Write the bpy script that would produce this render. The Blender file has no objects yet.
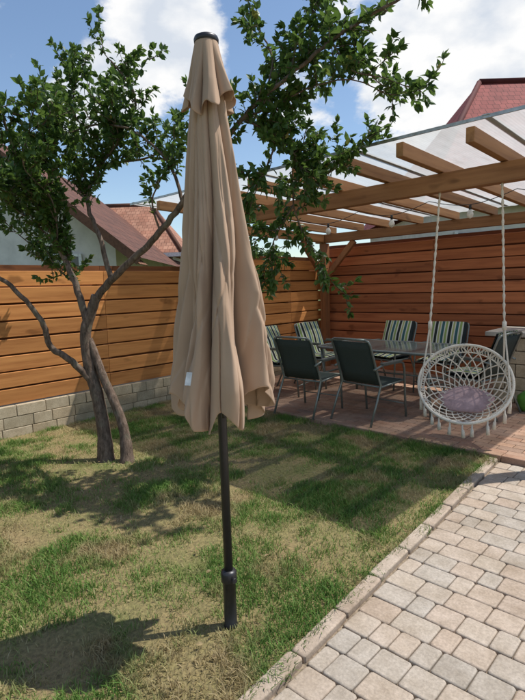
import bpy, math, random
import numpy as np
from mathutils import Vector, Matrix, noise
random.seed(7); rng=np.random.default_rng(7)
scene=bpy.context.scene
scene.view_settings.view_transform='Standard'
scene.view_settings.look='None'
scene.view_settings.exposure=0
R=math.radians

# ------------------------------------------------------------ mesh builder
class MB:
    def __init__(s): s.v=[];s.f=[];s.m=[];s.r=[];s.sm=[]
    def face(s,idx,m,r,sm=False): s.f.append(idx);s.m.append(m);s.r.append(r);s.sm.append(sm)
    def quad(s,pts,m=0,r=None,sm=False):
        r=random.random() if r is None else r
        b=len(s.v); s.v+= [tuple(p) for p in pts]; s.face(tuple(range(b,b+len(pts))),m,r,sm)
    def box(s,c,size,M=None,m=0,r=None):
        r=random.random() if r is None else r
        b=len(s.v); c=Vector(c)
        for dx,dy,dz in ((-1,-1,-1),(1,-1,-1),(1,1,-1),(-1,1,-1),(-1,-1,1),(1,-1,1),(1,1,1),(-1,1,1)):
            p=Vector((dx*size[0]/2,dy*size[1]/2,dz*size[2]/2))
            if M is not None: p=M@p
            s.v.append(tuple(c+p))
        for f in ((0,3,2,1),(4,5,6,7),(0,1,5,4),(1,2,6,5),(2,3,7,6),(3,0,4,7)):
            s.face(tuple(b+i for i in f),m,r)
    def beam(s,p,q,w,h,m=0,r=None,up=(0,0,1)):
        p=Vector(p);q=Vector(q);y=(q-p);L=y.length;y.normalize()
        x=y.cross(Vector(up)).normalized();z=x.cross(y)
        M=Matrix((x,y,z)).transposed()
        s.box((p+q)/2,(w,L,h),M,m,r)
    def block(s,cx,cy,z0,z1,w,l,ch=.006,cut=.012,ang=0,m=0,r=None,tilt=0):
        r=random.random() if r is None else r
        ca,sa=math.cos(ang),math.sin(ang);b=len(s.v)
        tx,ty=random.uniform(-tilt,tilt),random.uniform(-tilt,tilt)
        def ring(hw,hl,c,z):
            P=[(-hw+c,-hl),(hw-c,-hl),(hw,-hl+c),(hw,hl-c),(hw-c,hl),(-hw+c,hl),(-hw,hl-c),(-hw,-hl+c)]
            for x,y in P: s.v.append((cx+x*ca-y*sa,cy+x*sa+y*ca,z+x*tx+y*ty))
        ring(w/2,l/2,cut,z0);ring(w/2,l/2,cut,z1-ch);ring(w/2-ch*.4,l/2-ch*.4,cut,z1-ch*.3);ring(w/2-ch*1.2,l/2-ch*1.2,cut,z1)
        for k in range(3):
            for i in range(8):
                j=(i+1)%8
                s.face((b+k*8+i,b+k*8+j,b+k*8+8+j,b+k*8+8+i),m,r,k>0)
        s.face(tuple(b+24+i for i in range(8)),m,r)
    def tube(s,pts,rad,n=8,m=0,r=None,cap=True,sm=True):
        r=random.random() if r is None else r
        pts=[Vector(p) for p in pts]
        if not isinstance(rad,(list,tuple)): rad=[rad]*len(pts)
        b=len(s.v);prev=None
        for i,p in enumerate(pts):
            if i==0:t=pts[1]-p
            elif i==len(pts)-1:t=p-pts[-2]
            else:t=(pts[i+1]-pts[i-1])
            t.normalize()
            if prev is None:
                a=Vector((0,0,1)) if abs(t.z)<.9 else Vector((1,0,0))
                x=t.cross(a).normalized()
            else:
                x=(prev-t*prev.dot(t)).normalized()
            prev=x;y=t.cross(x)
            for k in range(n):
                a=2*math.pi*k/n
                s.v.append(tuple(p+(x*math.cos(a)+y*math.sin(a))*rad[i]))
        for i in range(len(pts)-1):
            for k in range(n):
                k2=(k+1)%n
                s.face((b+i*n+k,b+i*n+k2,b+(i+1)*n+k2,b+(i+1)*n+k),m,r,sm)
        if cap:
            s.face(tuple(b+k for k in reversed(range(n))),m,r)
            s.face(tuple(b+(len(pts)-1)*n+k for k in range(n)),m,r)
    def lathe(s,c,prof,n=24,m=0,r=0.5):
        b=len(s.v)
        for rr,z in prof:
            for k in range(n):
                a=2*math.pi*k/n; s.v.append((c[0]+rr*math.cos(a),c[1]+rr*math.sin(a),c[2]+z))
        for i in range(len(prof)-1):
            for k in range(n):
                k2=(k+1)%n
                s.face((b+i*n+k,b+i*n+k2,b+(i+1)*n+k2,b+(i+1)*n+k),m,r,True)
    def grid(s,P,m=0,r=.5,sm=True,closeu=False):
        nu=len(P);nv=len(P[0]);b=len(s.v)
        for row in P:
            for p in row:s.v.append(tuple(p))
        for i in range(nu-1):
            for j in range(nv if closeu else nv-1):
                j2=(j+1)%nv
                s.face((b+i*nv+j,b+i*nv+j2,b+(i+1)*nv+j2,b+(i+1)*nv+j),m,r,sm)
    def obj(s,name,mats,parent=None,bevel=0,loc=(0,0,0),rotz=0):
        me=bpy.data.meshes.new(name); me.from_pydata(s.v,[],s.f); 
        for mt in mats: me.materials.append(mt)
        me.polygons.foreach_set('material_index',s.m)
        me.polygons.foreach_set('use_smooth',s.sm)
        a=me.attributes.new('rnd','FLOAT','FACE'); a.data.foreach_set('value',s.r)
        me.update()
        o=bpy.data.objects.new(name,me); scene.collection.objects.link(o)
        o.location=loc;o.rotation_euler=(0,0,rotz)
        if parent: o.parent=parent
        if bevel:
            bm=o.modifiers.new('bevel','BEVEL');bm.width=bevel;bm.segments=2;bm.limit_method='ANGLE'
        return o
def empty(name,loc=(0,0,0),rotz=0):
    e=bpy.data.objects.new(name,None);scene.collection.objects.link(e);e.location=loc;e.rotation_euler=(0,0,rotz);e.empty_display_size=.2
    return e

# ------------------------------------------------------------ materials
class NT:
    def __init__(s,name):
        s.mat=bpy.data.materials.new(name);s.mat.use_nodes=True
        s.t=s.mat.node_tree;s.n=s.t.nodes;s.l=s.t.links
        s.b=s.n['Principled BSDF'];s.out=s.n['Material Output']
    def new(s,ty,**k):
        n=s.n.new(ty)
        for a,v in k.items(): setattr(n,a,v)
        return n
    def link(s,a,b): s.l.new(a,b)
    def coords(s,scale=(1,1,1),kind='Object'):
        tc=s.new('ShaderNodeTexCoord');mp=s.new('ShaderNodeMapping');mp.inputs['Scale'].default_value=scale
        s.link(tc.outputs[kind],mp.inputs[0]);return mp.outputs[0]
    def noise(s,vec,scale,detail=4,rough=.6):
        n=s.new('ShaderNodeTexNoise');n.inputs['Scale'].default_value=scale;n.inputs['Detail'].default_value=detail;n.inputs['Roughness'].default_value=rough
        s.link(vec,n.inputs['Vector']);return n.outputs['Fac']
    def ramp(s,fac,stops):
        r=s.new('ShaderNodeValToRGB');e=r.color_ramp.elements
        while len(e)<len(stops): e.new(.5)
        for i,(p,c) in enumerate(stops):
            e[i].position=p;e[i].color=(*c,1) if len(c)==3 else c
        s.link(fac,r.inputs[0]);return r.outputs[0]
    def mix(s,a,b,fac,mode='MIX'):
        m=s.new('ShaderNodeMix',data_type='RGBA',blend_type=mode)
        if isinstance(fac,(int,float)): m.inputs[0].default_value=fac
        else: s.link(fac,m.inputs[0])
        for i,x in ((6,a),(7,b)):
            if isinstance(x,tuple): m.inputs[i].default_value=(*x,1)
            else: s.link(x,m.inputs[i])
        return m.outputs[2]
    def math(s,op,a,b=0.0,c=None,clamp=False):
        m=s.new('ShaderNodeMath',operation=op,use_clamp=clamp)
        for i,x in enumerate((a,b)):
            if isinstance(x,(int,float)): m.inputs[i].default_value=x
            else: s.link(x,m.inputs[i])
        if c is not None: m.inputs[2].default_value=c
        return m.outputs[0]
    def attr(s,name='rnd'):
        a=s.new('ShaderNodeAttribute');a.attribute_name=name;return a.outputs['Fac']
    def bump(s,h,strength=.3,dist=.01):
        b=s.new('ShaderNodeBump');b.inputs['Strength'].default_value=strength;b.inputs['Distance'].default_value=dist
        s.link(h,b.inputs['Height']);s.link(b.outputs[0],s.b.inputs['Normal']);return b.outputs[0]
    def fin(s,col,rough=.7,spec=.3,metal=0):
        if isinstance(col,tuple): s.b.inputs['Base Color'].default_value=(*col,1)
        else: s.link(col,s.b.inputs['Base Color'])
        s.b.inputs['Roughness'].default_value=rough
        s.b.inputs['Specular IOR Level'].default_value=spec
        s.b.inputs['Metallic'].default_value=metal
        return s.mat

def wood(name,light,dark,axis,rough=.6,var=.5):
    n=NT(name)
    sc=[22,22,22];sc[axis]=1.3
    v=n.coords(tuple(sc))
    r=n.attr()
    add=n.new('ShaderNodeVectorMath',operation='ADD');n.link(v,add.inputs[0])
    cmb=n.new('ShaderNodeCombineXYZ');m=n.math('MULTIPLY',r,37.0)
    for i in range(3): n.link(m,cmb.inputs[i])
    n.link(cmb.outputs[0],add.inputs[1]);v=add.outputs[0]
    g=n.noise(v,1.0,6,.62)
    base=n.ramp(g,[(.28,dark),(.5,tuple((a*1.2+b*.8)/2 for a,b in zip(light,dark))),(.72,light)])
    bright=n.math('MULTIPLY_ADD',r,var,1-var*.5)
    mul=n.new('ShaderNodeVectorMath',operation='SCALE');n.link(base,mul.inputs[0]);n.link(bright,mul.inputs['Scale'])
    sc2=[5,5,5];sc2[axis]=2
    k=n.noise(n.coords(tuple(sc2)),1.6,2,.4)
    kn=n.ramp(k,[(.66,(0,0,0)),(.74,(1,1,1))])
    col=n.mix(mul.outputs[0],tuple(x*.45 for x in dark),n.math('MULTIPLY',kn,.6))
    n.bump(g,.25,.004)
    return n.fin(col,rough,.25)

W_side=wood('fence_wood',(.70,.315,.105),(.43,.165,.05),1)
W_sideback=wood('fence_wood_gap_shade',(.20,.075,.026),(.10,.037,.014),1)  # dark copy of the fence wood, gap shadow put into its colour
W_back=wood('fence_wood_baked_shade',(.47,.165,.068),(.27,.085,.037),0)  # back fence wood, shade under the roof darkened into the colour
W_backback=wood('fence_wood_gap_shade_back',(.14,.048,.022),(.07,.024,.013),0)  # gap shadow of the back fence, also put into the colour
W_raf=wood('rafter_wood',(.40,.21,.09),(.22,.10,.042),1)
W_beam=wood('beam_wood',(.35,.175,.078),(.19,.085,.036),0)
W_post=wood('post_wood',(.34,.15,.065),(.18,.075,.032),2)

def simple(name,col,rough=.6,spec=.3,metal=0,nscale=30,namp=.25,bump=.1):
    n=NT(name);v=n.coords()
    f=n.noise(v,nscale,4,.6)
    c=n.ramp(f,[(.3,tuple(x*(1-namp) for x in col)),(.7,tuple(min(1,x*(1+namp)) for x in col))])
    if bump: n.bump(f,bump,.003)
    return n.fin(c,rough,spec,metal)

def paver_mat(name,stops,amp=.3):
    n=NT(name);v=n.coords()
    c=n.ramp(n.attr(),stops)
    f=n.noise(v,90,5,.7);f2=n.noise(v,3.2,4,.6);f4=n.noise(v,14,4,.6)
    c=n.mix(c,n.ramp(f,[(.3,(.6,.6,.6)),(.75,(1.25,1.25,1.25))]),.7,'MULTIPLY')
    c=n.mix(c,n.ramp(f2,[(.3,(.74,.70,.64)),(.6,(1.06,1.06,1.06))]),.8,'MULTIPLY')
    c=n.mix(c,n.ramp(f4,[(.3,(.80,.78,.74)),(.62,(1.05,1.05,1.05))]),.7,'MULTIPLY')
    n.bump(f,.35,.004)
    return n.fin(c,.85,.2)
M_paver=paver_mat('path_paver',[(0,(.44,.345,.265)),(.3,(.47,.39,.31)),(.55,(.40,.355,.30)),(.8,(.48,.405,.325)),(1,(.44,.35,.275))])
M_kerb=paver_mat('kerb_concrete',[(0,(.42,.33,.255)),(1,(.47,.39,.31))])
M_patio=paver_mat('patio_paver',[(0,(.38,.225,.155)),(.5,(.44,.285,.20)),(1,(.34,.23,.17))])
M_stone=paver_mat('stone_block',[(0,(.46,.37,.25)),(.5,(.54,.45,.32)),(1,(.40,.34,.24))])
M_sand=simple('joint_sand',(.24,.19,.135),.95,.1,nscale=60,namp=.5,bump=.4)

# soil / thatch
n=NT('soil');v=n.coords()
f=n.noise(v,2.2,5,.6);f2=n.noise(v,45,5,.7)
c=n.ramp(f,[(.35,(.29,.22,.12)),(.55,(.24,.21,.10)),(.7,(.16,.18,.065))])
c=n.mix(c,n.ramp(f2,[(.3,(.45,.45,.45)),(.7,(1.4,1.35,1.2))]),.85,'MULTIPLY')
n.bump(f2,.8,.02);M_soil=n.fin(c,.95,.1)
n=NT('far_ground');v=n.coords();f=n.noise(v,.3,5,.6)
M_far=n.fin(n.ramp(f,[(.3,(.06,.09,.025)),(.7,(.12,.13,.05))]),.95,.1)

def foliage(name,stops,trans=.35,rough=.45,patch=None,spec=.35,back=(.16,.26,.05)):
    n=NT(name)
    c=n.ramp(n.attr(),stops)
    if patch: 
        v=n.coords();f=n.noise(v,patch[0],5,.62)
        c=n.mix(c,patch[1],n.ramp(f,[(patch[2],(0,0,0)),(patch[3],(.85,.85,.85))]))
    n.fin(c,rough,spec)
    if trans:
        tr=n.new('ShaderNodeBsdfTranslucent')
        if back: 
            cc=n.mix(c,back,.6);n.link(cc,tr.inputs[0])
        else: n.link(c,tr.inputs[0])
        mx=n.new('ShaderNodeMixShader');mx.inputs[0].default_value=trans
        n.link(n.b.outputs[0],mx.inputs[1]);n.link(tr.outputs[0],mx.inputs[2]);n.link(mx.outputs[0],n.out.inputs[0])
    return n.mat
M_leaf=foliage('leaf',[(0,(.036,.075,.016)),(.45,(.065,.125,.028)),(.8,(.11,.175,.04)),(.97,(.16,.21,.055)),(1,(.3,.24,.05))],.33,.4,back=(.2,.32,.06))
M_farleaf=foliage('far_leaf',[(0,(.03,.06,.015)),(1,(.07,.12,.03))],0,.6)
M_grass=foliage('grass_blade',[(0,(.10,.20,.04)),(.3,(.155,.265,.055)),(.55,(.23,.31,.085)),(.76,(.38,.36,.16)),(1,(.54,.44,.26))],.3,.6,patch=(1.7,(.45,.335,.19),.50,.60),back=None,spec=.2)

n=NT('bark');v=n.coords((1,1,.35));f=n.noise(v,38,6,.7);f2=n.noise(n.coords(),6,3,.6)
c=n.ramp(f,[(.3,(.05,.036,.026)),(.55,(.17,.12,.088)),(.75,(.30,.23,.18))])
c=n.mix(c,(.18,.17,.12),n.ramp(f2,[(.55,(0,0,0)),(.7,(.6,.6,.6))]))
n.bump(f,.9,.012);M_bark=n.fin(c,.9,.15)

n=NT('umbrella_fabric');v=n.coords()
f=n.noise(v,5,3,.5);w1=n.new('ShaderNodeTexNoise');w1.inputs['Scale'].default_value=420;n.link(v,w1.inputs['Vector'])
f3=n.noise(n.coords((1,1,.6)),9,3,.5)
c=n.ramp(f,[(.3,(.46,.315,.21)),(.7,(.54,.38,.26))])
ht=n.math('ADD',n.math('MULTIPLY',w1.outputs['Fac'],.10),f3)
n.bump(ht,.12,.008)
n.fin(c,.85,.15);n.b.inputs['Sheen Weight'].default_value=.12
tr=n.new('ShaderNodeBsdfTranslucent');tr.inputs[0].default_value=(.54,.36,.22,1)
mx=n.new('ShaderNodeMixShader');mx.inputs[0].default_value=.15
n.link(n.b.outputs[0],mx.inputs[1]);n.link(tr.outputs[0],mx.inputs[2]);n.link(mx.outputs[0],n.out.inputs[0])
M_umb=n.mat
M_pole=simple('pole_metal',(.032,.031,.033),.4,.5,.3,nscale=60,namp=.15,bump=.02)
M_label=simple('white_label',(.75,.75,.73),.6)
M_frame=simple('chair_frame',(.20,.22,.20),.35,.5,.5,nscale=40,namp=.15,bump=.02)
M_sling=simple('sling_fabric',(.05,.064,.057),.8,.2,nscale=300,namp=.35,bump=.2)
n=NT('striped_cushion')
a=n.new('ShaderNodeUVMap');sx=n.new('ShaderNodeSeparateXYZ');n.link(a.outputs[0],sx.inputs[0])
fr=n.math('FRACT',n.math('MULTIPLY',sx.outputs[0],2.5))
r=n.new('ShaderNodeValToRGB');r.color_ramp.interpolation='CONSTANT'
st=[(0,(.03,.035,.035)),(.2,(.60,.59,.50)),(.3,(.26,.34,.11)),(.45,(.60,.59,.50)),(.53,(.05,.12,.13)),(.72,(.60,.59,.50)),(.8,(.36,.38,.15)),(.92,(.65,.65,.56))]
e=r.color_ramp.elements
while len(e)<len(st): e.new(.5)
for i,(p,cc) in enumerate(st): e[i].position=p;e[i].color=(*cc,1)
n.link(fr,r.inputs[0]);M_cush=n.fin(r.outputs[0],.9,.1)
n=NT('table_glass');n.fin((.16,.19,.18),.08,.6);n.b.inputs['Alpha'].default_value=.75;M_glass=n.mat
M_rope=simple('cotton_rope',(.70,.64,.54),.9,.1,nscale=150,namp=.2,bump=.5)
M_pink=simple('pink_cushion',(.42,.29,.29),.9,.1,nscale=20,namp=.2,bump=.3)
n=NT('polycarbonate');v=n.coords()
f=n.noise(v,1.3,5,.65);f5=n.noise(n.coords((3,.5,1)),6,4,.7)
wv=n.new('ShaderNodeTexWave');wv.bands_direction='X';wv.inputs['Scale'].default_value=14;n.link(v,wv.inputs['Vector'])
c=n.ramp(f,[(.3,(.60,.59,.55)),(.7,(.80,.80,.77))])
c=n.mix(c,(.5,.5,.46),n.math('MULTIPLY',wv.outputs['Fac'],.25))
c=n.mix(c,(.42,.40,.34),n.ramp(f5,[(.55,(0,0,0)),(.8,(.6,.6,.6))]))
n.fin(c,.4,.3)
tr=n.new('ShaderNodeBsdfTranslucent');n.link(c,tr.inputs[0])
tp=n.new('ShaderNodeBsdfTransparent');tp.inputs[0].default_value=(.92,.93,.92,1)
m1=n.new('ShaderNodeMixShader');m1.inputs[0].default_value=.65
n.link(n.b.outputs[0],m1.inputs[1]);n.link(tr.outputs[0],m1.inputs[2])
m2=n.new('ShaderNodeMixShader');m2.inputs[0].default_value=.24
n.link(m1.outputs[0],m2.inputs[1]);n.link(tp.outputs[0],m2.inputs[2]);n.link(m2.outputs[0],n.out.inputs[0])
M_poly=n.mat
M_alu=simple('aluminium',(.45,.45,.44),.4,.5,.6,bump=.02)
M_wall=simple('house_plaster',(.66,.63,.58),.9,.1,nscale=3,namp=.12,bump=.1)
M_win=simple('window_glass',(.03,.04,.05),.08,.6,bump=0)
M_white=simple('white_frame',(.7,.7,.68),.5)
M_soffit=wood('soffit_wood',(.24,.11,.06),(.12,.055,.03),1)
def tile(name,c1,c2,sc=3.2):
    n=NT(name);v=n.coords()
    uv=n.new('ShaderNodeUVMap')
    b=n.new('ShaderNodeTexBrick');b.inputs['Color1'].default_value=(*c1,1);b.inputs['Color2'].default_value=(*c2,1)
    b.inputs['Mortar'].default_value=(*[x*.35 for x in c2],1);b.inputs['Scale'].default_value=sc;b.inputs['Mortar Size'].default_value=.03
    b.inputs['Brick Width'].default_value=.8;b.inputs['Row Height'].default_value=1.0
    n.link(uv.outputs[0],b.inputs['Vector'])
    f=n.noise(v,2,4,.6)
    c=n.mix(b.outputs['Color'],n.ramp(f,[(.3,(.65,.65,.65)),(.7,(1.15,1.15,1.15))]),.8,'MULTIPLY')
    n.bump(b.outputs['Fac'],.6,-.03)
    return n.fin(c,.75,.2)
M_tileB=tile('brown_roof_tile',(.17,.075,.05),(.12,.058,.04))
M_tileO=tile('orange_roof_tile',(.44,.23,.15),(.35,.16,.10),4.5)
M_tileR=tile('red_roof_tile',(.34,.085,.07),(.26,.06,.05),4.5)

# ------------------------------------------------------------ camera, sun, world
cam=bpy.data.cameras.new('camera');co=bpy.data.objects.new('camera',cam);scene.collection.objects.link(co);scene.camera=co
cam.sensor_fit='VERTICAL';cam.sensor_height=36;cam.lens=36*500/700;cam.clip_end=2000;cam.clip_start=.05
co.location=(0,0,1.45)
yaw=R(43.5);pit=R(7.2);roll=R(1.8)
fwd=Vector((-math.sin(yaw)*math.cos(pit),math.cos(yaw)*math.cos(pit),-math.sin(pit)))
right=Vector((math.cos(yaw),math.sin(yaw),0));up=right.cross(fwd)
r2=right*math.cos(roll)-up*math.sin(roll)*1; u2=up*math.cos(roll)+right*math.sin(roll)
co.rotation_euler=Matrix((r2,u2,-fwd)).transposed().to_euler()

sel=R(61);sd=Vector((.60*math.cos(sel),.80*math.cos(sel),math.sin(sel)))
sun=bpy.data.lights.new('sun','SUN');sun.energy=5.0;sun.angle=R(.55);sun.color=(1,.965,.91)
so=bpy.data.objects.new('sun',sun);scene.collection.objects.link(so);so.rotation_euler=sd.to_track_quat('Z','Y').to_euler();so.location=(0,0,10)

w=bpy.data.worlds.new('World');scene.world=w;w.use_nodes=True
t=w.node_tree;N=t.nodes;Lk=t.links;N.clear()
out=N.new('ShaderNodeOutputWorld');sky=N.new('ShaderNodeTexSky');sky.sky_type='NISHITA';sky.sun_disc=False
sky.sun_elevation=sel;sky.sun_rotation=math.atan2(.6,.8);sky.air_density=1.1;sky.dust_density=.35;sky.ozone_density=2.0
bg=N.new('ShaderNodeBackground');bg.inputs[1].default_value=.15;Lk.new(sky.outputs[0],bg.inputs[0])
tc=N.new('ShaderNodeTexCoord');nm=N.new('ShaderNodeVectorMath');nm.operation='NORMALIZE';Lk.new(tc.outputs['Generated'],nm.inputs[0])
def mth(op,a,b=0.,clamp=False):
    m=N.new('ShaderNodeMath');m.operation=op;m.use_clamp=clamp
    for i,x in enumerate((a,b)):
        if isinstance(x,(int,float)): m.inputs[i].default_value=x
        else: Lk.new(x,m.inputs[i])
    return m.outputs[0]
mpz=N.new('ShaderNodeMapping');mpz.inputs['Scale'].default_value=(1,1,1.7);Lk.new(nm.outputs[0],mpz.inputs[0])
nz=N.new('ShaderNodeTexNoise');nz.inputs['Scale'].default_value=6.5;nz.inputs['Detail'].default_value=10;nz.inputs['Roughness'].default_value=.62
Lk.new(mpz.outputs[0],nz.inputs['Vector'])
tot=None
for d,ang,wt in (((-.81,.61,.47),8,.52),((-.87,.56,.39),6.5,.46),((-.91,.51,.35),5.5,.40),((-.45,.95,.40),11,.46),((-.33,1.04,.40),12,.52),((-.62,.79,.33),6,.30),((-.55,.86,.56),6,.22),
    ((.7,.6,.4),14,.5),((-.9,-.3,.5),13,.5),((.2,-.9,.5),14,.5),((.9,-.4,.35),12,.5),((-1,.1,.25),9,.45)):
    dv=Vector(d).normalized()
    dp=N.new('ShaderNodeVectorMath');dp.operation='DOT_PRODUCT';Lk.new(nm.outputs[0],dp.inputs[0]);dp.inputs[1].default_value=dv
    mr=N.new('ShaderNodeMapRange');mr.interpolation_type='SMOOTHSTEP'
    mr.inputs[1].default_value=math.cos(R(ang));mr.inputs[2].default_value=1.0;mr.inputs[3].default_value=0;mr.inputs[4].default_value=wt
    Lk.new(dp.outputs['Value'],mr.inputs[0])
    tot=mr.outputs[0] if tot is None else mth('MAXIMUM',tot,mr.outputs[0])
den=mth('ADD',tot,nz.outputs['Fac'])
mr=N.new('ShaderNodeMapRange');mr.interpolation_type='SMOOTHSTEP';mr.inputs[1].default_value=.66;mr.inputs[2].default_value=.84
Lk.new(den,mr.inputs[0])
nz2=N.new('ShaderNodeTexNoise');nz2.inputs['Scale'].default_value=9;nz2.inputs['Detail'].default_value=7;Lk.new(mpz.outputs[0],nz2.inputs['Vector'])
cr=N.new('ShaderNodeValToRGB');cr.color_ramp.elements[0].position=.35;cr.color_ramp.elements[0].color=(.68,.74,.83,1);cr.color_ramp.elements[1].position=.56;cr.color_ramp.elements[1].color=(1,1,1,1)
Lk.new(nz2.outputs['Fac'],cr.inputs[0])
bg2=N.new('ShaderNodeBackground');bg2.inputs[1].default_value=1.0;Lk.new(cr.outputs[0],bg2.inputs[0])
ms=N.new('ShaderNodeMixShader');Lk.new(mr.outputs[0],ms.inputs[0]);Lk.new(bg.outputs[0],ms.inputs[1]);Lk.new(bg2.outputs[0],ms.inputs[2]);Lk.new(ms.outputs[0],out.inputs[0])

# ------------------------------------------------------------ ground sheets
def kerbx(y): return -1.115-.067*(y-.6)   # kerb centre line
m=MB();m.quad([(-300,-300,-.03),(300,-300,-.03),(300,300,-.03),(-300,300,-.03)]);m.obj('ground',[M_far])
m=MB()
P=[]
for j in range(60):
    y=-2+j*6.12/59;row=[]
    for i in range(60):
        x0,x1=-5.33,kerbx(y)-.04;x=x0+(x1-x0)*i/59
        row.append((x,y,.006*noise.noise(Vector((x*1.5,y*1.5,0)))+.0))
    P.append(row)
m.grid(P);m.obj('lawn',[M_soil])
m=MB();m.quad([(-1.4,-2,-.012),(4.5,-2,-.012),(4.5,4.12,-.012),(-1.4,4.12,-.012)]);m.obj('path_bedding',[M_sand])

# pavers
m=MB();y=-1.6;rh=.135
while y+rh<4.12:
    x=kerbx(y+rh/2)+.048
    first=True
    while x<3.6:
        l=random.choice([.09,.135,.135,.18,.18])
        if first: l=random.uniform(.07,.18);first=False
        m.block(x+l/2,y+rh/2,-.03,.004+random.uniform(-.002,.002),l-.004,rh-.004,.006,.008,random.uniform(-.008,.008),tilt=.01)
        x+=l
    y+=rh
m.obj('paver_path',[M_paver])
m=MB();y=-1.6
while y<4.08:
    l=min(.33,4.1-y)
    m.block(kerbx(y+l/2)+random.uniform(-.003,.003),y+l/2,-.05,.022+random.uniform(-.003,.003),.07,l-.006,.008,.008,R(3.83)+random.uniform(-.012,.012))
    y+=l
m.obj('kerb',[M_kerb])
# patio floor
m=MB();y=4.2
m2=MB();m2.quad([(-5.33,4.12,.0),(4.5,4.12,.0),(4.5,7.5,.0),(-5.33,7.5,.0)]);m2.obj('patio_bedding',[M_sand])
x=-5.3
while x<4.4:
    m.block(x+.1,4.155,-.04,.042,.195,.075,.006,.004);x+=.2
row=0
while y<7.25:
    x=-5.3-(.1 if row%2 else 0)
    while x<4.4:
        m.block(x+.1,y+.05,-.01,.034+random.uniform(-.001,.001),.195,.095,.004,.004,tilt=.004);x+=.2
    y+=.1;row+=1
m.obj('patio_floor',[M_patio])

# ------------------------------------------------------------ grass
NB=330000
gx=rng.uniform(-5.3,-.98,NB);gy=rng.uniform(-1.2,4.12,NB)
G=160;gridn=np.array([[noise.fractal(Vector((i*.055,j*.055,3.1)),1.0,2.0,4) for j in range(G)] for i in range(G)])
gridf=np.array([[noise.fractal(Vector((i*.2,j*.2,9.1)),1.0,2.0,3) for j in range(G)] for i in range(G)])
ix=np.clip(((gx+5.35)/4.5*(G-1)).astype(int),0,G-1);iy=np.clip(((gy+1.3)/5.5*(G-1)).astype(int),0,G-1)
nv=gridn[ix,iy];nf=gridf[ix,iy]
kx=-1.115-.067*(gy-.6)
dk=kx-gx-.03
dt=np.hypot(gx+3.8,gy-2.1)
bare=np.exp(-(dt/.45)**2)
jag=.03*np.sin(gy*9)+.03*np.sin(gy*23+1)
lush=np.exp(-np.clip(dk,0,9)/.7)      # greener strip beside the kerb
keep=(dk>-.02-rng.random(NB)*.03+jag*.5)&(rng.random(NB)<np.clip(.60+nv*1.3+nf*.8-.35*bare+.35*lush,.10,1))
edge=np.exp(-np.clip(dk,0,9)/.28)
edge2=np.exp(-np.clip(4.12-gy,0,9)/.10)
keep|=(rng.random(NB)<edge*.5)&(dk>-.015+jag*.4)
gx,gy,nv,nf,edge,edge2,bare,lush=[a[keep] for a in (gx,gy,nv,nf,edge,edge2,bare,lush)];n_=len(gx)
h=(.014+.023*rng.random(n_))*(1+.7*np.clip(nv+nf,-.6,1))+edge*.022*rng.random(n_)+edge2*.03*rng.random(n_)
wd=.0013+.0014*rng.random(n_)
th=rng.uniform(0,2*np.pi,n_);ln=rng.uniform(.2,1.4,n_)*h;th2=rng.uniform(0,2*np.pi,n_)
lx,ly=np.cos(th2)*ln,np.sin(th2)*ln
wx,wy=np.cos(th)*wd,np.sin(th)*wd
V=np.zeros((n_,5,3))
V[:,0]=np.stack([gx-wx,gy-wy,np.full(n_,-.003)],1);V[:,1]=np.stack([gx+wx,gy+wy,np.full(n_,-.003)],1)
V[:,2]=np.stack([gx+wx*.8+lx*.35,gy+wy*.8+ly*.35,h*.6],1);V[:,3]=np.stack([gx-wx*.8+lx*.35,gy-wy*.8+ly*.35,h*.6],1)
V[:,4]=np.stack([gx+lx,gy+ly,h*.95],1)
me=bpy.data.meshes.new('grass')
me.vertices.add(n_*5);me.vertices.foreach_set('co',V.ravel())
base=(np.arange(n_)*5)[:,None]
loops=np.concatenate([base+np.array([0,1,2,3]),base+np.array([3,2,4])],1).ravel()
me.loops.add(len(loops));me.loops.foreach_set('vertex_index',loops.astype(np.int32))
me.polygons.add(n_*2)
ls=np.stack([np.arange(n_)*7,np.arange(n_)*7+4],1).ravel();me.polygons.foreach_set('loop_start',ls.astype(np.int32))
me.update(calc_edges=True)
rv=np.clip(rng.beta(2,2.6,n_)+.45*(-nv)-.25*nf-.25*edge-.12*lush+.22*bare,0,1)
a=me.attributes.new('rnd','FLOAT','FACE');a.data.foreach_set('value',np.repeat(rv,2).astype(np.float32))
me.materials.append(M_grass);o=bpy.data.objects.new('grass',me);scene.collection.objects.link(o)

# ------------------------------------------------------------ fences
def fence(name,axis,fixed,a,b,z0,pitch,nb,bh,mats,postmat,inward):
    e=empty(name);front=MB();rear=MB();posts=MB()
    seg=2.0
    s=a
    while s<b-1e-3:
        t_=min(s+seg,b)
        for i in range(nb):
            z=z0+pitch*(i+.5)+random.uniform(-.003,.003);c=(s+t_)/2;L=t_-s-.003
            rt=random.uniform(-.008,.008);sg=random.uniform(-.0012,.0012)
            if axis==1:
                front.box((fixed,c,z),(.022,L,bh),Matrix.Rotation(R(4)*inward+rt,3,'Y')@Matrix.Rotation(sg,3,'X'))
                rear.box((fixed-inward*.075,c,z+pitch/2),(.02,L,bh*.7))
            else:
                front.box((c,fixed,z),(L,.022,bh),Matrix.Rotation(-R(4)*inward+rt,3,'X')@Matrix.Rotation(sg,3,'Y'))
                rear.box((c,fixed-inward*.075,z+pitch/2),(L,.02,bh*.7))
        H=z0+pitch*nb
        for q in (s,):
            if axis==1: posts.box((fixed-inward*.04,q,H/2),(.045,.09,H-.02))
            else: posts.box((q,fixed-inward*.04,H/2),(.09,.045,H-.02))
        s=t_
    front.obj('boards',[mats[0]],e,.003);rear.obj('rear_boards',[mats[1]],e);posts.obj('posts',[postmat],e)  # rear boards added behind the gaps, coloured dark as the shadow lines
    return e
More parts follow.
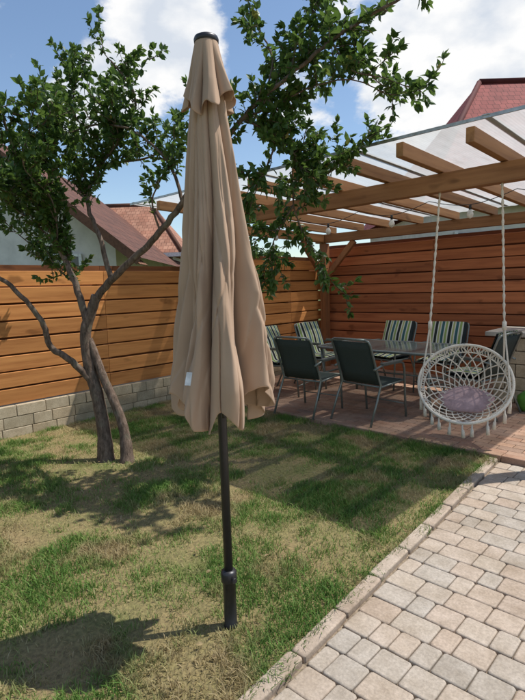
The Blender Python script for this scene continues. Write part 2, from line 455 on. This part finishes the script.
fence('wooden_fence',1,-5.36,-3.0,4.35,.325,.172,8,.152,(W_side,W_sideback),W_post,1)
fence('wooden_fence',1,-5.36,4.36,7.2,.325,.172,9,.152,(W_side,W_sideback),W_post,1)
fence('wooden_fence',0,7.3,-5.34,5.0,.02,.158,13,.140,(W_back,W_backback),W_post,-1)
# stone base
m=MB();z=-.03
for k in range(3):
    h=.118;y=-3-(.12 if k%2 else 0)
    while y<7.2:
        l=random.choice([.2,.26,.3])
        m.box((-5.40+random.uniform(-.005,.005),y+l/2,z+h/2),(.18,l-.006,h-.005));y+=l
    z+=h
m.box((-5.405,2.1,.14),(.15,10.2,.30),r=.0)
o=m.obj('stone_base_wall',[M_stone],bevel=.005)

# ------------------------------------------------------------ pergola
e=empty('pergola')
zr=lambda y:2.445-.025*(y-3.6)
m=MB()
xs=[-1.4+.52*k for k in range(-7,2)]
for x in xs:
    x+=random.uniform(-.015,.015);m.beam((x,3.6+random.uniform(-.03,.03),zr(3.6)),(x,7.22,zr(7.22)),.06,.105)
m.obj('rafters',[W_raf],e,.004)
m=MB();m.box((-2.98,4.35,2.292),(4.75,.10,.155));m.box((-2.98,7.1,2.228),(4.75,.10,.14))
m.obj('beams',[W_beam],e,.005)
m=MB();m.beam((-5.2,4.41,2.27),(-5.2,7.04,2.23),.09,.13);m.obj('side_beam',[W_raf],e,.005)
m=MB()
for px in (-5.2,-.72):
    for py in (4.35,7.1): m.box((px,py,1.09 if py<5 else 1.07),(.12,.12,2.22 if py<5 else 2.16))
m.obj('posts',[W_post],e,.006)
m=MB()
m.beam((-5.14,4.35,1.65),(-4.6,4.35,2.20),.07,.09);m.beam((-.78,4.35,1.75),(-1.2,4.35,2.20),.07,.09)
m.beam((-5.14,7.1,1.6),(-4.6,7.1,2.15),.07,.09);m.beam((-5.2,7.04,1.6),(-5.2,6.5,2.17),.07,.09);m.beam((-5.2,4.41,1.62),(-5.2,4.95,2.2),.07,.09)
m.beam((-.78,7.1,1.6),(-1.3,7.1,2.15),.07,.09)
m.obj('braces',[W_post],e,.005)
m=MB();P=[]
XE=-.62
for j in range(2):
    y=(3.52,7.26)[j];P.append([(-5.5+(XE+5.5)*i/220,y,zr(y)+.060+.002*math.sin(i*1.3)) for i in range(221)])
m.grid(P);m.obj('roof_sheet',[M_poly],e)
m=MB()
for k in range(5):
    xx=-5.42+1.04*k;m.beam((xx,3.50,zr(3.5)+.068),(xx,7.25,zr(7.25)+.068),.05,.006)
m.beam((-5.5,3.515,zr(3.5)+.058),(XE,3.515,zr(3.5)+.058),.012,.022)
m.obj('roof_profiles',[M_alu],e)

# ------------------------------------------------------------ string light
m=MB()
pts=[];
for i in range(41):
    x=-5.1+4.4*i/40;sag=abs(math.sin(i/40*math.pi*5))*.09;pts.append((x,5.25,2.30-sag))
m.tube(pts,.004,5,m=0)
for i in range(4,40,8):
    p=pts[i];m.tube([(p[0],p[1],p[2]),(p[0],p[1],p[2]-.05)],.014,8,m=0)
    m.lathe((p[0],p[1],p[2]-.05),[(.012,0),(.028,-.025),(.034,-.05),(.026,-.075),(.001,-.088)],12,m=1)
m.obj('string_lights',[M_pole,M_white])

# ------------------------------------------------------------ umbrella
UX,UY=-1.504,1.332
e=empty('patio_umbrella',(UX,UY,0))
def interp(tab,z):
    for (a,ra),(b,rb) in zip(tab,tab[1:]):
        if (z-a)*(z-b)<=0: 
            t_=(z-a)/(b-a);return ra+(rb-ra)*t_
    return tab[-1][1]
prof=[(2.34,.033),(2.16,.064),(2.05,.080),(1.79,.110),(1.6,.136),(1.40,.167),(1.2,.198),(1.08,.217),(.8,.228)]
NTH,NZ=560,170
prnd=[random.uniform(.7,1.3) for _ in range(8)];poff=[random.uniform(-.2,.2) for _ in range(8)]
def pleat(th,z,s,nf=8):
    a=th/(2*math.pi)*nf
    warp=.60*noise.noise(Vector((math.cos(th)*1.1,math.sin(th)*1.1,z*1.5+4)))+.30*s
    a+=warp
    k=int(math.floor(a))%nf;fr=a-math.floor(a)
    fr=fr+poff[k]*math.sin(math.pi*fr)
    tri=1-abs(2*fr-1)
    tri=tri**.62*(1-.12*(1-min(1,abs(2*fr-1)*5)))
    return tri*prnd[k]
P=[]
for j in range(NZ+1):
    s=j/NZ;row=[]
    for i in range(NTH):
        th=2*math.pi*i/NTH;ct,st_=math.cos(th),math.sin(th)
        hem=.975+.045*math.sin(th*3+1.0)+.04*math.sin(th*8+.7)+.05*noise.noise(Vector((ct*3.5,st_*3.5,1)))
        z=2.34+(hem-2.34)*s
        Rr=interp(prof,max(z,.81))
        amp=.50*min(1,.25+s*1.2)
        pl=pleat(th,z,s)
        fine=noise.noise(Vector((ct*4.5,st_*4.5,z*1.3)))*.18+noise.noise(Vector((ct*9,st_*9,z*2.2)))*.05*s
        cz=noise.noise(Vector((ct*4.0+z*1.6,st_*4.0,z*1.4+9)));fine-=.10*max(0,1-abs(cz)*5)*min(1,s*1.8)
        cz=noise.noise(Vector((ct*2.6-z*2.2,st_*2.6,z*2.0+2)));fine-=.05*max(0,1-abs(cz)*7)*min(1,s*1.5)
        rr=Rr*(1.0-amp+amp*1.15*pl+fine*min(1,.3+s))
        flare=max(0,(s-.86)/.14);rr*=1+.08*flare*flare*math.sin(th*5+1)+.02*flare
        rr=max(rr,.026)
        ox=.014*math.sin(z*5)*s;oy=.012*math.sin(z*4+1)*s
        zz=z+.014*noise.noise(Vector((ct*3,st_*3,z*6)))*s
        row.append((rr*ct+ox,rr*st_+oy,zz))
    P.append(row)
m=MB();m.grid(P,closeu=True);o=m.obj('canopy',[M_umb],e)
so_=o.modifiers.new('solid','SOLIDIFY');so_.thickness=.0012;so_.offset=-1
# care label sewn on the outside near the hem: rests on the most prominent fold on the lawn side
best=None;lj=int(NZ*.90)
for dg in range(-135,-75):
    li=int((dg%360)/360*NTH);q=Vector(P[lj][li]);rr=math.hypot(q.x,q.y)
    if best is None or rr>best[0]: best=(rr,li)
li=best[1]
pc=Vector(P[lj][li]);pn=Vector((pc.x,pc.y,0)).normalized();pt=Vector((-pn.y,pn.x,0))
pu=(Vector(P[lj-8][li])-Vector(P[lj+8][li])).normalized();pn=pt.cross(pu).normalized()
if pn.dot(Vector((pc.x,pc.y,0)))<0: pn=-pn
m=MB();m.box(pc+pn*.006,(.028,.05,.0015),Matrix((pt,pu,pt.cross(pu))).transposed());m.obj('care_label',[M_label],e)
P=[]
for j in range(41):
    s=j/40;row=[]
    for i in range(NTH):
        th=2*math.pi*i/NTH
        hem=2.13+.016*math.sin(th*8+2)+.028*math.sin(th*2+.5)+.02*noise.noise(Vector((math.cos(th)*3,math.sin(th)*3,7)))
        z=2.365+(hem-2.365)*s
        Rr=.042+(.110-.042)*s**1.1
        pl=pleat(th*1.0+.3,z*.8,s*.3)
        amp=.45*min(1,s*1.6)
        cz=noise.noise(Vector((math.cos(th)*4,math.sin(th)*4,z*4)))
        rr=Rr*(1-amp+amp*1.15*pl+.16*s*cz)
        row.append((rr*math.cos(th),rr*math.sin(th),z))
    P.append(row)
m=MB();m.grid(P,closeu=True);o=m.obj('vent_flap',[M_umb],e)
so_=o.modifiers.new('solid','SOLIDIFY');so_.thickness=.0012;so_.offset=-1
m=MB();m.lathe((0,0,0),[(.001,2.388),(.03,2.387),(.044,2.380),(.047,2.372),(.046,2.360),(.03,2.35)],28);m.obj('top_cap',[M_pole],e)
m=MB();m.tube([(0,0,.1),(0,0,2.36)],.0185,20)
m.lathe((0,0,0),[(.0,.0),(.031,.0),(.031,.008),(.0275,.012),(.0275,.205),(.032,.207),(.034,.212),(.034,.246),(.030,.254),(.0186,.258)],28)
m.tube([(.03,-.005,.229),(.043,-.01,.229)],.006,8);m.tube([(.043,-.01,.229),(.050,-.012,.229)],.011,10)
m.obj('pole',[M_pole],e)
m=MB()
for k in range(8):
    a=2*math.pi*(k+.2)/8;ca,sa=math.cos(a),math.sin(a)
    m.tube([(.03*ca,.03*sa,2.30),(.05*ca,.05*sa,1.6),(.07*ca,.07*sa,.97)],.005,6)
    m.tube([(.07*ca,.07*sa,.99),(.072*ca,.072*sa,.94)],.008,8)
m.obj('ribs',[M_pole],e)

# ------------------------------------------------------------ tree
e=empty('fruit_tree')
raw={
'T1':'-390,209,-4 -392,210,26 -397,209,57 -402,207,78 -406,207,109 -401,212,130 -397,215,142',
'T2':'-370,218,-4 -376,220,27 -383,216,53 -391,213,71 -399,211,91 -404,209,105',
'BL':'-400,207,68 -406,193,87 -414,179,102 -413,174,122 -416,163,140 -424,149,158 -435,125,176',
'BUL':'-404,209,117 -415,206,152 -429,200,186 -439,190,220 -443,179,252 -435,166,287',
'BR':'-399,214,138 -383,222,155 -364,234,172 -340,243,191 -318,250,212 -300,253,230 -280,259,248 -261,262,263 -246,270,276 -230,278,287 -204,289,303 -180,298,313 -152,310,323',
'BM':'-383,222,155 -393,220,188 -408,219,223 -408,233,254 -393,247,276 -375,251,304 -379,233,330',
'BM2':'-408,233,254 -374,251,255 -351,260,259 -330,266,272',
'BA':'-318,250,212 -332,250,243 -359,238,271 -388,224,281 -403,210,277',
'BB':'-340,243,191 -335,234,214 -319,235,233',
'R1':'-261,262,263 -244,278,271 -226,295,282 -202,309,284 -181,322,272',
'R2':'-246,270,276 -252,285,308 -268,283,338 -271,280,362',
'R3':'-261,262,263 -249,287,252 -244,305,238 -239,323,228 -224,337,240',
'R4':'-244,305,238 -255,309,207 -253,326,178 -246,339,154',
'R5':'-255,309,207 -274,308,185 -287,310,160',
'R6':'-204,289,303 -194,298,285 -178,312,279',
'R7':'-230,278,287 -231,290,315 -220,300,336',
'R8':'-249,287,252 -257,279,229 -264,273,210',
'R9':'-246,270,276 -243,287,262 -247,301,246 -258,312,230',
'L1':'-429,200,186 -412,190,220 -404,166,243 -390,168,268',
'L2':'-439,190,220 -444,170,230 -446,137,228',
'L3':'-443,179,252 -449,210,283 -454,236,318 -463,240,344',
'L4':'-415,206,152 -454,203,173 -493,194,200 -519,183,221',
'L5':'-408,219,223 -436,221,249 -448,237,279 -445,253,313 -450,248,344',
'L6':'-439,190,220 -450,182,235 -462,172,262 -470,165,290',
'L7':'-429,200,186 -447,190,205 -462,178,220 -470,160,238',
'L8':'-408,219,223 -420,205,240 -425,195,262 -420,190,285',
'L9':'-408,233,254 -395,236,262 -380,235,270 -372,228,285',
}
rads={'T1':(.058,.040),'T2':(.043,.030),'BL':(.032,.014),'BUL':(.034,.010),'BR':(.034,.008),'BM':(.024,.007),'BM2':(.012,.005),'BA':(.015,.006),'BB':(.010,.004)}
def cr_(P,n=5):
    out=[];P=[P[0]*2-P[1]]+P+[P[-1]*2-P[-2]]
    for i in range(1,len(P)-2):
        for k in range(n):
            t_=k/n;a,b,c,d=P[i-1:i+3]
            out.append(.5*((2*b)+(c-a)*t_+(2*a-5*b+4*c-d)*t_*t_+(3*b-a-3*c+d)*t_**3))
    out.append(P[-2]);return out
wood_=MB();leaves=MB()
def leaf(p,d,size,nrm):
    d=d.normalized();x=d.cross(nrm)
    if x.length<1e-3: x=d.cross(Vector((1,0,0)))
    x.normalize();nn=x.cross(d)
    w_=size*random.uniform(.25,.34);fold=size*.08;dr=-size*.12
    b=len(leaves.v)
    for px,py,pz in ((0,0,0),(-w_*.8,.28,fold),(-w_*.85,.62,fold*.8),(0,1,dr),(w_*.85,.62,fold*.8),(w_*.8,.28,fold),(0,.5,0)):
        leaves.v.append(tuple(p+x*px+d*(py*size)+nn*pz))
    r=min(1,max(0,random.gauss(.42,.22)))
    leaves.face((b,b+6,b+2,b+1),0,r);leaves.face((b+6,b+3,b+2),0,r);leaves.face((b,b+5,b+4,b+6),0,r);leaves.face((b+6,b+4,b+3),0,r)
def rv3(): 
    v_=Vector((random.gauss(0,1),random.gauss(0,1),random.gauss(0,1)));return v_.normalized()
def twig(p,d,L,lvl=0,dens=1):
    n_=max(4,int(L/.028));pts=[p.copy()];q=p.copy();dd=d.copy()
    for i in range(n_):
        dd=(dd+rv3()*.22+Vector((0,0,.05))).normalized();q=q+dd*(L/n_);pts.append(q.copy())
    wood_.tube(pts,[.0045*(1-i/len(pts)*.7) for i in range(len(pts))],5)
    for i in range(1,len(pts)):
        for k in range(random.choice((2,2,3,3)) if random.random()<dens else 0):
            ld=(dd*.5+rv3()).normalized();ld.z-=.1
            leaf(pts[i]+rv3()*.008,ld,random.uniform(.042,.078),(rv3()*.8+Vector((0,0,1))).normalized())
    for k in range(4): leaf(pts[-1],(dd+rv3()*.6),random.uniform(.045,.075),rv3()+Vector((0,0,1)))
    if lvl==0 and L>.18:
        for k in range(random.choice((1,2,3))):
            i=random.randint(2,len(pts)-2);twig(pts[i],(dd+rv3()*1.1).normalized(),L*.55,1,dens)
cfg={'BL':(.75,.4,.8,.3),'BUL':(.3,.055,1,.42),'BR':(.42,.075,1,.34),'BM':(.3,.07,1,.36),'BM2':(0,.07,.9,.3),'BA':(.1,.12,.9,.3),'BB':(.1,.11,.9,.3),
 'R1':(.02,.05,1,.34),'R3':(.02,.05,1,.36),'R4':(.02,.06,1,.30),'R9':(.1,.06,1,.34),'R2':(.1,.075,1,.34)}
for k,sx_ in raw.items():
    P=[Vector([float(c)/100 for c in p.split(',')]) for p in sx_.split()]
    C=cr_(P,6);r0,r1=rads.get(k,(.009,.003));nC=len(C)
    if k in('T1','T2'):
        C=cr_(P,10);nC=len(C)
        rr=[r0+(r1-r0)*i/nC+(.03*math.exp(-i/4)) for i in range(nC)]
        rr=[a*(1+.12*noise.noise(Vector((i*.35,a*10,3)))) for i,a in enumerate(rr)]
    else:
        rr=[r0+(r1-r0)*(i/nC)**.8 for i in range(nC)]
        for i in range(1,nC): C[i]=C[i]+rv3()*min(.006,r0*.3)
    wood_.tube(C,rr,14 if r0>.03 else 8)
    if k in('T1','T2'): continue
    st,step,dens,mL=cfg.get(k,(.05,.058,1.0,.38))
    acc=0;tot_=sum((C[i+1]-C[i]).length for i in range(nC-1));run=0
    for i in range(nC-1):
        seg=(C[i+1]-C[i]);run+=seg.length;acc+=seg.length
        if run<tot_*st: acc=0;continue
        while acc>step:
            acc-=step*random.uniform(.7,1.3)
            dd=(seg.normalized()*.5+rv3()*.9+Vector((0,0,.45))).normalized()
            if k in('R4','R5','R8','R9'): dd=(seg.normalized()*.7+rv3()*.8).normalized()
            twig(C[i],dd,random.uniform(.10,mL),0,dens)
    twig(C[-1],(C[-1]-C[-2]).normalized(),.3,0,1)
wood_.obj('trunk_and_branches',[M_bark],e);leaves.obj('foliage',[M_leaf],e)

# ------------------------------------------------------------ furniture
def chair(x,y,rot,cush):
    e=empty('patio_chair',(x,y,.036),R(rot));e.scale=(.97,.97,.945)
    m=MB();r_=.0125
    for s in(-1,1):
        X=.265*s
        m.tube([(X,.27,0),(X,.25,.25),(X,.235,.55),(X,.21,.615),(X,.15,.635),(X,-.15,.635),(X*.98,-.29,.60)],r_,8)
        m.tube([(X,-.36,0),(X,-.25,.25),(X*.96,-.17,.42),(X*.94,-.24,.60),(X*.94,-.335,.86),(X*.90,-.355,.90),(X*.75,-.362,.915)],r_,8)
        m.tube([(X*.96,.25,.42),(X*.96,-.17,.40)],r_*.9,8)
        m.box((X,.0,.652),(.045,.34,.016))
    m.tube([(-.2,-.362,.915),(0,-.368,.92),(.2,-.362,.915)],r_,8)
    m.tube([(-.255,.25,.42),(.255,.25,.42)],r_*.9,8);m.tube([(-.255,-.17,.40),(.255,-.17,.40)],r_*.9,8)
    m.tube([(-.262,.262,.15),(.262,.262,.15)],r_*.6,6)
    m.obj('frame',[M_frame],e)
    m=MB()
    P=[[(-.24+.48*i/6,.25-.42*j/6,.425-.03*math.sin(j/6*math.pi)) for i in range(7)] for j in range(7)]
    m.grid(P)
    pb=[(-.175,.42),(-.215,.55),(-.262,.68),(-.31,.80),(-.345,.89)]
    P=[[(-.235+.47*i/6,a-.015*math.sin(i/6*math.pi),b) for i in range(7)] for a,b in pb];m.grid(P)
    o=m.obj('sling',[M_sling],e);s_=o.modifiers.new('s','SOLIDIFY');s_.thickness=.004
    if cush:
        m=MB()
        path=[(.26,.455),(.1,.455),(-.10,.455),(-.15,.48),(-.19,.60),(-.24,.73),(-.29,.86),(-.315,.93)]
        nU=17;nV=len(path)
        top=[];bot=[]
        for j,(a,b) in enumerate(path):
            puff=(.034 if j%2 else .022) if 0<j<nV-1 else .012
            nrm=(0,1) if j<3 else (.95,.3)
            rt=[];rb=[]
            for i in range(nU):
                u=i/(nU-1);edge=(1-(2*u-1)**4)
                k_=puff*edge
                rt.append((-.235+.47*u,a+nrm[0]*k_,b+nrm[1]*k_));rb.append((-.235+.47*u,a-nrm[0]*.008,b-nrm[1]*.008))
            top.append(rt);bot.append(rb)
        m.grid(top);m.grid(bot)
        o=m.obj('striped_cushion',[M_cush],e)
        uv=o.data.uv_layers.new(name='UVMap')
        for lp in o.data.loops:
            c=o.data.vertices[lp.vertex_index].co;uv.data[lp.index].uv=((c.x+.235)/.47,c.z)
    return e
chair(-3.46,4.42,4,False);chair(-2.76,4.56,-6,False)
chair(-4.30,5.05,-78,True);chair(-3.45,6.15,176,True);chair(-2.72,6.2,184,True);chair(-1.98,5.45,82,True)
chair(-4.25,5.75,-95,True)
e=empty('garden_table',(-2.95,5.28,.036))
m=MB()
Lx,Ly=.75,.46
def rr_(hx,hy,rc,z,n=6):
    out=[]
    for cx_,cy_,a0 in((hx-rc,hy-rc,0),(-hx+rc,hy-rc,90),(-hx+rc,-hy+rc,180),(hx-rc,-hy+rc,270)):
        for k in range(n+1):
            a=R(a0+90*k/n);out.append((cx_+rc*math.cos(a),cy_+rc*math.sin(a),z))
    return out
rg=rr_(Lx,Ly,.12,.67);m.tube(rg+[rg[0],rg[1]],.016,8,cap=False)
for sx in(-1,1):
    for sy in(-1,1): m.tube([(sx*(Lx-.06),sy*(Ly-.06),.66),(sx*(Lx-.08),sy*(Ly-.08),.35),(sx*(Lx-.02),sy*(Ly-.02),0)],.016,8)
    m.tube([(sx*(Lx-.08),-(Ly-.08),.35),(sx*(Lx-.08),(Ly-.08),.35)],.011,8)
m.tube([(-(Lx-.08),0,.35),((Lx-.08),0,.35)],.011,8)
m.obj('frame',[M_frame],e)
m=MB();a_=rr_(Lx-.005,Ly-.005,.12,.674);b_=rr_(Lx-.005,Ly-.005,.12,.681)
m.quad(b_,0);m.quad(list(reversed(a_)),0);nA=len(a_)
for i in range(nA): m.quad([a_[i],a_[(i+1)%nA],b_[(i+1)%nA],b_[i]])
m.obj('glass_top',[M_glass],e)

# swing chair
C=Vector((-1.68,4.32,.565))
e=empty('hanging_swing_chair')
nh=Vector((.30,-.954,0)).normalized();el=R(38)
nn=(nh*math.cos(el)+Vector((0,0,1))*math.sin(el)).normalized()
ex=Vector((-nh.y,nh.x,0)).normalized();ey=nn.cross(ex).normalized()
if ey.z<0: ey=-ey
RR=.385
def bowl(rho,ph):
    p=ex*math.cos(ph)+ey*math.sin(ph)
    dep=.27*(1-rho**2.2)
    return C+p*(RR*rho)-nn*dep-Vector((0,0,.05*(1-rho)))
m=MB()
m.tube([bowl(1,2*math.pi*i/64) for i in range(66)],.0125,8,cap=False)
m.tube([bowl(.90,2*math.pi*i/64) for i in range(66)],.006,6,cap=False)
m.tube([bowl(.30,2*math.pi*i/40) for i in range(42)],.007,6,cap=False)
NS=22
for k in range(NS):
    for sg in(-1,1):
        m.tube([bowl(1-.7*i/16,2*math.pi*k/NS+sg*1.0*(i/16))+rv3()*.002 for i in range(17)],.0055,5,cap=False)
for k in range(90):
    a=2*math.pi*k/90
    m.tube([bowl(1.0,a),bowl(.95,a+.03),bowl(.90,a)],.005,4,cap=False)
P=[[bowl(.32*j/4+.001,2*math.pi*i/24) for i in range(24)] for j in range(5)];m.grid(P,closeu=True)
for k in range(11):
    a=R(200+140*k/10+random.uniform(-3,3));p=bowl(1.0,a);sw=rv3()*.01
    m.tube([p,p-Vector((0,0,.05)),p+sw*.5-Vector((0,0,.06)),p+sw-Vector((0,0,.125))],[.006,.008,.013,.017],7)
for s in(-1,1):
    J=C+ex*(.30*s)+Vector((0,0,.50))-nh*.05;T=C+ex*(.27*s);T=Vector((T.x,4.35,2.22))
    n_=46;m.tube([J+(T-J)*(i/n_)+rv3()*.001 for i in range(n_+1)],[.009+.0035*math.sin(i*2.1) for i in range(n_+1)],7)
    for ang in ((38,-18) if s>0 else (142,198)):
        q=bowl(1.0,R(ang));m.tube([J+(q-J)*(i/12) for i in range(13)],.0075,6)
    m.tube([J+Vector((0,0,.03)),J-Vector((0,0,.04))],.018,8)
m.obj('macrame_net',[M_rope],e)
m=MB();P=[]
cc=bowl(.0,0)
for j in range(9):
    s=j/8;row=[]
    for i in range(28):
        a=2*math.pi*i/28;rr=.215*math.sin(s*math.pi)**.6*(1+.05*math.sin(a*5));zz=.035*math.cos(s*math.pi)
        p=cc+nn*.05+(ex*math.cos(a)*1.1+(ey*.7-nn*.15)*math.sin(a))*rr+nn*zz
        row.append(p)
    P.append(row)
m.grid(P,closeu=True);m.obj('seat_cushion',[M_pink],e)

# barbecue counter
e=empty('masonry_barbecue')
m=MB();z=.036
for k in range(5):
    x=-2.02;off=.12 if k%2 else 0
    first=True
    while x<.3:
        l=.24 if not(first and off) else .13;first=False
        m.box((x+l/2,6.35,z+.075),(l-.008,.62+random.uniform(-.006,.006),.143));x+=l
    z+=.15
m.obj('block_base',[M_stone],e,.008)
m=MB();m.box((-.85,6.34,.83),(2.5,.74,.055));m.obj('counter_slab',[simple('slab_stone',(.38,.34,.29),.6,nscale=8)],e,.01)
m=MB();m.lathe((0,0,0),[(.001,.0),(.09,.01),(.12,.08),(.11,.2),(.05,.27),(.02,.30),(.03,.33)],14)
for i,p in enumerate(m.v):
    k_=1+.25*noise.noise(Vector(p)*14);m.v[i]=(p[0]*k_,p[1]*k_*.7,p[2]*.8)
o=m.obj('green_bag',[simple('green_plastic',(.10,.28,.04),.4,.4,nscale=12,bump=.6)],loc=(-1.55,5.75,.036))

# ------------------------------------------------------------ neighbour houses
def uvplane(o,su=1,sv=1):
    uv=o.data.uv_layers.new(name='UVMap')
    for p in o.data.polygons:
        nrm=p.normal;u_=Vector((0,0,1)).cross(nrm)
        u_=u_.normalized() if u_.length>1e-3 else Vector((1,0,0));v_=nrm.cross(u_)
        for li in p.loop_indices:
            c=o.data.vertices[o.data.loops[li].vertex_index].co;uv.data[li].uv=(c.dot(u_)*su,c.dot(v_)*sv)
HR=R(43.5)
e=empty('neighbor_house',(0,0,0),HR)
rx,rz=-6.6,5.2;ex_=-2.75;ez=2.05;lx_=-10.5
sl=(rz-ez)/(ex_-rx)
m=MB()
y0,y1=11.6,20
for (xa,za,xb,zb) in ((rx,rz,ex_,ez),(rx,rz,lx_,ez)):
    m.quad([(xa,y0,za+.16),(xa,y1,za+.16),(xb,y1,zb+.16),(xb,y0,zb+.16)] if xb<xa else [(xa,y0,za+.16),(xb,y0,zb+.16),(xb,y1,zb+.16),(xa,y1,za+.16)])
o=m.obj('roof_tiles',[M_tileB],e);uvplane(o)
m=MB()
for (xa,za,xb,zb) in ((rx,rz,ex_,ez),(rx,rz,lx_,ez)):
    for k in range(8):
        yy=11.62+k*.105
        m.beam((xa,yy+.05,za+.0),(xb,yy+.05,zb+.0),.10,.03)
    m.beam((xa,y0-.02,za+.07),(xb,y0-.02,zb+.07),.03,.2)
m.obj('soffit_and_bargeboard',[M_soffit],e)
m=MB()
xr=-3.5;zr_=rz-sl*(xr-rx)-.02;xl=-9.7
m.quad([(xl,12.4,0),(xr,12.4,0),(xr,12.4,zr_),(rx,12.4,rz-.02),(xl,12.4,zr_)])
m.quad([(xr,12.4,0),(xr,19.5,0),(xr,19.5,zr_),(xr,12.4,zr_)]);m.quad([(xl,12.4,0),(xl,12.4,zr_),(xl,19.5,zr_),(xl,19.5,0)])
m.obj('walls',[M_wall],e)
m=MB()
for xx,zz,w_,h_ in((-4.8,1.9,.9,.9),(-7.2,1.9,1.2,1.1)):
    m.box((xx,12.38,zz),(w_,.06,h_),m=0);
    for s in(-1,1): m.box((xx+s*w_/2,12.34,zz),(.07,.06,h_+.07),m=1);m.box((xx,12.343,zz+s*h_/2),(w_-.08,.06,.07),m=1)
    m.box((xx,12.341,zz),(.05,.06,h_-.08),m=1)
m.obj('windows',[M_win,M_white],e)

def hip(name,x0,x1,y0,y1,ze,zr_,inset,mt,rot=HR):
    e=empty(name,(0,0,0),rot);m=MB();ym=(y0+y1)/2
    A=(x0,y0,ze);B=(x1,y0,ze);C_=(x1,y1,ze);D=(x0,y1,ze);E=(x0+inset,ym,zr_);F=(x1-inset,ym,zr_)
    m.quad([A,B,F,E]);m.quad([B,C_,F]);m.quad([C_,D,E,F]);m.quad([D,A,E])
    o=m.obj('roof',[mt],e);uvplane(o)
    m=MB();m.tube([E,F],.1,8);m.tube([A,E],.08,8);m.tube([B,F],.08,8);m.obj('ridge_tiles',[mt],e)
    m=MB();m.box(((x0+x1)/2,ym,(ze-.05)/2),(x1-x0-.9,y1-y0-.9,ze-.05));m.obj('walls',[M_wall],e)
    m=MB()
    for k in range(int((x1-x0)/2.5)):
        xx=x0+1.5+k*2.5;m.box((xx,y0+.43,ze-1.2),(1.0,.06,1.1),m=0)
        for s in(-1,1): m.box((xx+s*.5,y0+.40,ze-1.2),(.07,.07,1.17),m=1)
    m.box(((x0+x1)/2,y0-.03,ze-.02),(x1-x0,.05,.14),m=1)
    m.obj('windows_and_gutter',[M_win,M_white],e)
hip('neighbor_house',-8.0,-2.7,18,24,2.7,4.9,1.6,M_tileO)
hip('neighbor_house',3.6,16,11.5,19,3.2,7.1,2.9,M_tileR)

# distant trees
leaves=MB()
for k in range(26):
    d=random.uniform(34,46);la=random.uniform(-.55,.6)*d
    hgt=random.uniform(3.5,6.0);c=Vector((math.cos(HR)*la-math.sin(HR)*d,math.sin(HR)*la+math.cos(HR)*d,hgt*.55))
    for q in range(420):
        v_=rv3();rr=random.uniform(.6,1)**.5*(1+.35*noise.noise(v_*2+c))
        p=c+Vector((v_.x*2.6,v_.y*2.6,v_.z*hgt*.5))*rr
        leaf(p,rv3(),random.uniform(.35,.7),rv3())
leaves.obj('distant_trees',[M_farleaf])

# fallen leaves on lawn
leaves=MB()
for k in range(60):
    p=Vector((random.uniform(-5,-1.3),random.uniform(.3,4),random.uniform(.012,.025)));leaf(p,Vector((random.gauss(0,1),random.gauss(0,1),.2)),random.uniform(.02,.035),Vector((random.gauss(0,.4),random.gauss(0,.4),1)))
leaves.obj('fallen_leaves',[foliage('dry_leaf',[(0,(.16,.11,.05)),(.6,(.24,.17,.08)),(1,(.34,.25,.12))],.1)])
print('LEAVES',n_)
